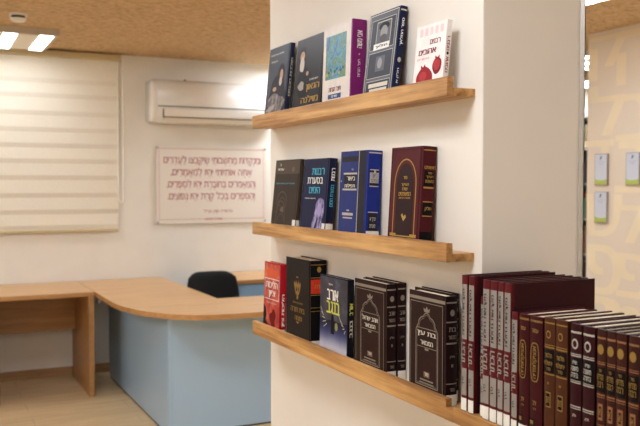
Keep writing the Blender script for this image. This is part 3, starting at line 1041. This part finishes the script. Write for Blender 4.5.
b.band(rl, .63, .79, .0, 1).band(GOLD, .805, .812).band(GOLD, .61, .617).sdisc(GOLD, .9, .007).band(GOLD, .95, .957).band(GOLD, .47, .475).band(GOLD, .43, .435).stext(GOLD, 'אורח', .71, .5, .04)
b.sticker(.10)
b.done(1.0425, 2.202, ZL, .0)

b = Book('hardcover_book', 'night blue book with yellow title and lit misty landscape', 0.233, 0.172, 0.020,
         K('night_cover', (34, 34, 48), 0.35), g_low, K('night_spine', (24, 24, 32), 0.35))
def fog(name, c):
    return K(name, c, 0.45)
b.rect(ramp_mat('night_picture', [(.35, (22, 22, 34)), (.55, (44, 46, 66)), (.7, (84, 86, 108))], 24, .4), .01, .985, .36, .985, .0003, 'picture_panel')
stops = [(34, 34, 52), (40, 44, 78), (58, 64, 106), (98, 102, 138), (148, 150, 174), (190, 190, 204), (214, 212, 216)]
for i in range(18):
    q = i / 17 * 5.999
    c0, c1, fr = stops[int(q)], stops[int(q) + 1], q - int(q)
    c = tuple(round(p + (r - p) * fr) for p, r in zip(c0, c1))
    vv = .46 - .0215 * i
    b.poly(fog('mist_tone_%d_%d_%d' % c, c), [(.01, .02), (.01, vv), (.25, vv - .008), (.5, vv + .008), (.75, vv - .006), (.985, vv + .004), (.985, .02)], .0004 + .00003 * i)
yl = K('print_yellow', (214, 214, 96), 0.5)
b.text(WHITE, 'אורב', .48, .775, .4, .13, e=.0014).text(yl, 'בנגב', .5, .62, .46, .15, e=.0014).text(CREAMP, 'סיפור', .4, .9, .16, .02, e=.0014)
for i in range(5):
    b.line(CREAMP, [(.04 + .03 * i, .6 - .06 * i), (.12 + .04 * i, .53 - .03 * i)], .002, .0012).line(CREAMP, [(.7 + .05 * i, .55 - .05 * i), (.8 + .035 * i, .47 - .02 * i)], .002, .0012)
b.poly(BLACKP, [(.42, .3), (.44, .52), (.5, .55), (.53, .5), (.55, .3)], .0012).blob(K('glow_olive', (150, 150, 90)), .62, .40, .05, .05, .0012).text(BLACKP, 'הוצאת ספרים', .4, .07, .5, .025, e=.0014)
b.stext(yl, 'אורב', .65, .14, .5, vertical=True).stext(CREAMP, 'בנגב', .42, .2, .45, vertical=True)
b.sticker(.07)
b.done(1.0468, 1.977, ZL, .012)

dkb = K('dark_brown_leather', (43, 25, 22), 0.42, bump=.15, scale=120)
dkb_s = K('dark_brown_spine', (36, 20, 21), 0.35)


PEWTER = K('pewter_print', (140, 128, 114), 0.45, metal=0.1)


def commentary(label, t1, h, w, t, front):
    b = Book('hardcover_book', label, h, w, t, dkb, g_low, dkb_s)
    if front:
        b.frame(PEWTER, .04, .93, .02, .905, .0016, .0006).rect(PEWTER, .01, .99, .925, .955, .0006, 'border')
        b.arch(PEWTER, .2, .8, .12, .62, .81, .0026, .0008).arch(PEWTER, .23, .77, .135, .61, .79, .001, .0008)
        b.poly(PEWTER, [(.43, .815), (.41, .855), (.46, .84), (.5, .87), (.54, .84), (.59, .855), (.57, .815)], .0008, 'emblem')
        b.text(CREAMP, t1, .5, .605, .5, .055).text(CREAMP, 'המבואר', .5, .525, .34, .04).rect(PEWTER, .23, .77, .655, .662, .0008, 'border').rect(PEWTER, .23, .77, .48, .486, .0008, 'border').rect(PEWTER, .45, .55, .455, .475, .0008, 'emblem')
        b.rect(K('emblem_taupe', (120, 96, 84)), .42, .58, .2, .255, .0008, 'emblem').text(CREAMP, 'ספר', .5, .23, .1, .03).rect(PEWTER, .32, .68, .165, .18, .0008, 'emblem').rect(PEWTER, .3, .7, .14, .15, .0008, 'emblem')
    b.band(PEWTER, .935, .95).band(PEWTER, .76, .772).band(PEWTER, .565, .58).sdisc(PEWTER, .85, .006).stext(PEWTER, t1.split()[0], .70, .6, .04).stext(PEWTER, 'המבואר', .63, .65, .035)
    b.stext(PEWTER, 'חלק', .45, .4, .03).stext(PEWTER, 'א', .37, .16, .03).band(PEWTER, .2, .21).stext(PEWTER, 'ספר', .15, .4, .03)
    b.sticker(.105)
    return b


b = commentary('dark brown book with silver arch and double-line title, in front of its twin volume', 'אוהב ישראל', .245, .166, .0285, True)
b.done(1.0432, 1.760, ZL)
b = commentary('dark brown volume standing behind the book with a silver arch, against the pillar', 'אוהב ישראל', .247, .166, .0260, False)
b.done(1.0726, 1.756, ZL)
b = commentary('dark brown book with silver arch and two-word title, beside the burgundy volumes', 'בת עין', .246, .150, .031, True)
b.done(1.0432, 1.503, ZL)
b = commentary('dark brown volume squeezed between the pillar and the two-word silver arch book', 'בת עין', .247, .150, .0225, False)
b.done(1.0755, 1.530, ZL)

# --- the row on the extension board (spines face the aisle)
ZE = 1.0225
burg = K('burgundy_cover', (58, 24, 28), 0.4)
burg_s = K('burgundy_spine', (92, 28, 31), 0.4)
greyp = K('spine_grey_panel', (150, 142, 134), 0.4)
g_bur = 'tall burgundy volumes in the row beside the pillar'


def burgundy(label, y_far, t, h=.286, w=.215, x=1.031, slim=False, low=False):
    b = Book('bound_volume', label, h, w, t, burg, g_bur, burg_s)
    b.band(greyp, .53 if not slim else .5, .935, .04, .96).band(greyp, .115, .315, .04, .96)
    b.stext(K('print_charcoal', (52, 40, 44)), 'מקראות גדולות', .73, .34, .5, vertical=True, e=.001)
    b.stext(greyp, 'הכתר', .42, .17, .62, vertical=True, e=.001).stext(K('print_charcoal', (52, 40, 44)), 'כרך', .22, .06, .35, vertical=True, e=.001)
    b.sticker(.095)
    b.done(x, y_far, ZE, 0, -PI / 2)
    return b


for y, t, lab, h in ((1.4265, .0215, 'first tall burgundy volume in the row, touching the pillar corner', .287), (1.4020, .021, 'second tall burgundy volume from the pillar, grey spine panel, before the gap', .287),
                     (1.3535, .0235, 'third tall burgundy volume from the pillar, just past the gap', .285), (1.3295, .0235, 'fourth tall burgundy volume from the pillar', .285),
                     (1.3055, .0195, 'fifth tall burgundy volume from the pillar', .285), (1.2855, .0215, 'sixth tall burgundy volume from the pillar, its plain side exposed', .285)):
    burgundy(lab, y, t, h)
burgundy('shorter burgundy volume pushed back into the gap between tall burgundy ones', 1.3685, .0140, .248, .17, 1.037)
burgundy('shorter burgundy volume with grey spine panel, between tall burgundy and gold-lettered books', 1.2625, .0190, .232, .165, 1.031, True)

g_gold = 'gold-lettered volumes in the row beside the pillar'
wine, wine_s = K('wine_cover', (78, 26, 34), .4), K('wine_spine', (60, 18, 22), .4)
tan, tan_s = K('russet_cover', (80, 44, 30), .4), K('russet_spine', (78, 43, 26), .4)
plum, plum_s = K('plum_cover', (64, 24, 32), .4), K('plum_spine', (52, 20, 23), .4)
umb, umb_s = K('umber_cover', (56, 28, 26), .4), K('umber_spine', (62, 32, 26), .4)


OLDGOLD = K('old_gold_foil', (148, 118, 60), 0.45, metal=0.2)


def cartouche(label, y, t):
    b = Book('bound_volume', label, .232, .165, t, wine, g_gold, wine_s)
    b.band(OLDGOLD, .955, .962).stext(OLDGOLD, 'עמוד', .885, .5, .03).band(OLDGOLD, .965, .97)
    bm = b.bmx('spine_border', OLDGOLD)
    for k in range(28):
        a0, a1 = 2 * PI * k / 28, 2 * PI * (k + 1) / 28
        def pt(a, s):
            c, d = math.cos(a), math.sin(a)
            return Vector((t / 2 + t * .33 * s * math.copysign(abs(c) ** .55, c), -b.b - .0009, .232 * .63 + .232 * .16 * (1 - (1 - s) * .35) * math.copysign(abs(d) ** .7, d)))
        bm.faces.new([bm.verts.new(p) for p in (pt(a0, .84), pt(a1, .84), pt(a1, 1), pt(a0, 1))])
    b.stext(OLDGOLD, 'אנציקלופדיה', .63, .26, .38, vertical=True, e=.0011)
    b.stext(OLDGOLD, 'א״ב', .3, .26, .035).stext(OLDGOLD, 'כרך', .25, .26, .02).band(BLACKP, .07, .17, 0, .5).band(OLDGOLD, .12, .15, .1, .4, .0006)
    b.sticker(.085)
    b.done(1.031, y, ZE, 0, -PI / 2)


cartouche('wine red volume with gold oval cartouche, beside the shorter burgundy volume', 1.2405, .030)
cartouche('wine red volume with gold oval cartouche, beside the russet volumes', 1.2095, .036)


def russet(label, y, t):
    b = Book('bound_volume', label, .235, .165, t, tan, g_gold, tan_s)
    b.band(OLDGOLD, .955, .965).band(OLDGOLD, .785, .79).sdisc(OLDGOLD, .87, .006).sdisc(tan_s, .87, .004, .0009)
    b.band(BLACKP, .575, .755, .02, .98).band(OLDGOLD, .765, .775).band(OLDGOLD, .555, .565).stext(OLDGOLD, 'תלמוד', .71, .62, .04).stext(OLDGOLD, 'ירושלמי', .65, .7, .04).stext(OLDGOLD, 'סדר', .6, .4, .025)
    b.stext(OLDGOLD, 'א', .49, .14, .02).band(OLDGOLD, .3, .42, .24, .72).band(BLACKP, .31, .41, .29, .67, .0006).stext(OLDGOLD, 'זרעים', .36, .3, .05, e=.0011).band(OLDGOLD, .1, .105)
    b.sticker(.07)
    b.done(1.031, y, ZE, 0, -PI / 2)


russet('russet volume with black title label, beside the gold cartouche volumes', 1.1695, .029)
russet('russet volume with black title label, beside the plum silver-banded volumes', 1.1395, .031)


def plum_book(label, y, t):
    b = Book('bound_volume', label, .234, .165, t, plum, 'silver-banded plum volumes in the row', plum_s)
    b.band(SILVER, .93, .945).sdisc(SILVER, .85, .0075).sdisc(plum_s, .85, .005, .0009)
    b.band(BLACKP, .575, .745, .02, .98).band(SILVER, .755, .763).band(SILVER, .77, .776).band(SILVER, .555, .563).band(SILVER, .57, .575).stext(SILVER, 'שו״ת', .71, .4, .025).stext(SILVER, 'משנה', .665, .6, .035).stext(SILVER, 'ברורה', .615, .6, .035)
    b.band(SILVER, .375, .383).band(SILVER, .36, .366).stext(SILVER, 'חלק', .31, .3, .03).band(SILVER, .1, .106)
    b.sticker(.07)
    b.done(1.031, y, ZE, 0, -PI / 2)


plum_book('plum volume with silver bands and emblem, beside the russet volumes', 1.1015, .0275)
plum_book('plum volume with silver bands and emblem, beside the umber medallion volumes', 1.0715, .0285)


def umber(label, y, t):
    b = Book('bound_volume', label, .234, .165, t, umb, 'umber volumes with gold medallions in the row', umb_s)
    co = K('copper_foil', (150, 104, 70), .4, metal=.2)
    b.band(co, .93, .945).sdisc(OLDGOLD, .855, .007).band(co, .76, .765).band(co, .745, .752)
    b.band(BLACKP, .545, .725, .02, .98).band(co, .52, .53).band(co, .505, .51).stext(OLDGOLD, 'ספר', .70, .3, .022).stext(OLDGOLD, 'מדרש', .655, .65, .042).stext(OLDGOLD, 'רבה', .6, .6, .042)
    b.band(co, .34, .46, .22, .78).band(umb_s, .36, .44, .34, .66, .0006).stext(OLDGOLD, 'א', .4, .2, .05, e=.0011).band(co, .3, .306).band(BLACKP, .1, .24, .02, .98).band(co, .28, .285)
    b.sticker(.07)
    b.done(1.031, y, ZE, 0, -PI / 2)


for y, t, lab in ((1.0385, .0208, 'first umber volume with gold medallion, touching the plum volumes'), (1.0165, .0208, 'second umber volume with gold medallion, counted from the plum volumes'),
                  (.9955, .0225, 'third umber volume with gold medallion, counted from the plum volumes'), (.9695, .0235, 'fourth umber volume with gold medallion, after a slight gap'),
                  (.9450, .0225, 'fifth umber volume with gold medallion, at the end of the row')):
    umber(lab, y, t)

# ------------------------------------------------------------------ plaques on the patterned wall
def plaque(yc, zc, label):
    t = thing('wall_plaque', label, 'plaque', (X_P - 0.002, yc, zc), 'donor plaques on the patterned wall')
    bm = bmesh.new(); box(bm, -0.014, 0, -0.058, 0.058, -0.107, 0.107, 0.002); link('plate', bm, mat('plaque_edge', (150, 138, 130), 0.4), t)
    bm = bmesh.new(); box(bm, -0.0155, -0.0141, -0.052, 0.052, -0.10, 0.103); link('face', bm, mat('plaque_face', (206, 212, 226), 0.3, var=.01), t)
    bm = bmesh.new()
    n = 10
    pts = [(0.052, -0.10)] + [(-0.052 + 0.104 * k / n, -0.068 - 0.008 * math.sin(PI * k / n)) for k in range(n + 1)][::-1] + [(-0.052, -0.10)]
    pts = [(0.052, -0.10), (-0.052, -0.10)] + [(-0.052 + 0.104 * k / n, -0.064 - 0.01 * math.sin(PI * k / n)) for k in range(n + 1)]
    bm.faces.new([bm.verts.new((-0.0158, a, c)) for a, c in pts]); flat('green_base', bm, mat('plaque_green', (178, 196, 92), 0.4), t)
    bm = bmesh.new()
    o = Vector((-0.0158, 0.0, 0.082))
    quad(bm, o, (0, -1, 0), (0, 0, 1), 0.012, 0.014); quad(bm, o + Vector((0, 0.004, -0.012)), (0, -1, 0), (0, 0, 1), 0.014, 0.006)
    quad(bm, o + Vector((0, -0.008, 0.004)), (0, -1, 0), (0, 0, 1), 0.006, 0.006)
    flat('emblem', bm, mat('plaque_ink', (60, 62, 84), 0.5), t)
    bm = bmesh.new()
    put_text(bm, 'מוקדש לזכר', (-0.0158, 0, 0.05), (0, -1, 0), (0, 0, 1), 0.07, 0.008); put_text(bm, 'הורינו', (-0.0158, 0, 0.036), (0, -1, 0), (0, 0, 1), 0.03, 0.007)
    flat('lettering', bm, mat('plaque_ink_pale', (140, 146, 170), 0.5), t)


plaque(4.18, 1.605, 'white and green plaque directly above another, near the wall edge')
plaque(4.18, 1.348, 'white and green plaque below another one near the wall edge')
plaque(3.905, 1.605, 'white and green plaque standing apart, one step along the patterned wall')

# ------------------------------------------------------------------ far bookcase glimpsed past the patterned wall
t = thing('bookcase', 'tall dark bookcase in the far room beyond the patterned wall', 'bookcase', (6.2, 6.45, 0))
bk = mat('bookcase_dark', (60, 56, 52), 0.5)
for x in (-0.6, 0.58):
    bm = bmesh.new(); box(bm, x, x + 0.02, -0.15, 0.16, 0, 2.2); link('side', bm, bk, t)
bm = bmesh.new(); box(bm, -0.58, 0.58, 0.14, 0.16, 0, 2.2); link('back_panel', bm, mat('bookcase_back', (70, 78, 74), 0.6), t)
SZ = [0.06, 0.42, 0.78, 1.14, 1.5, 1.86, 2.18]
for z in SZ:
    bm = bmesh.new(); box(bm, -0.58, 0.58, -0.15, 0.139, z, z + 0.02); link('shelf_board', bm, mat('bookcase_shelf', (170, 160, 146), 0.5), t)
cols = [(120, 60, 44), (52, 70, 60), (150, 140, 120), (60, 40, 44), (44, 56, 84), (130, 110, 80), (90, 120, 100)]
rnd = random.Random(3)
for z in SZ[:-1]:
    x = 5.86
    for k in range(7):
        th = rnd.uniform(.03, .05)
        hh = rnd.uniform(.2, .28)
        c = cols[rnd.randrange(len(cols))]
        b = Book('library_book', 'book standing on the far bookcase beyond the patterned wall', hh, .17, th, mat('far_cover_%d_%d_%d' % c, c, .5), 'books on the far bookcase', hard=False)
        b.done(x, 6.34, z + 0.0203)
        x += th + 0.002

# the lettering source object is only a tool
bpy.data.objects.remove(_co)
bpy.data.curves.remove(_cu)
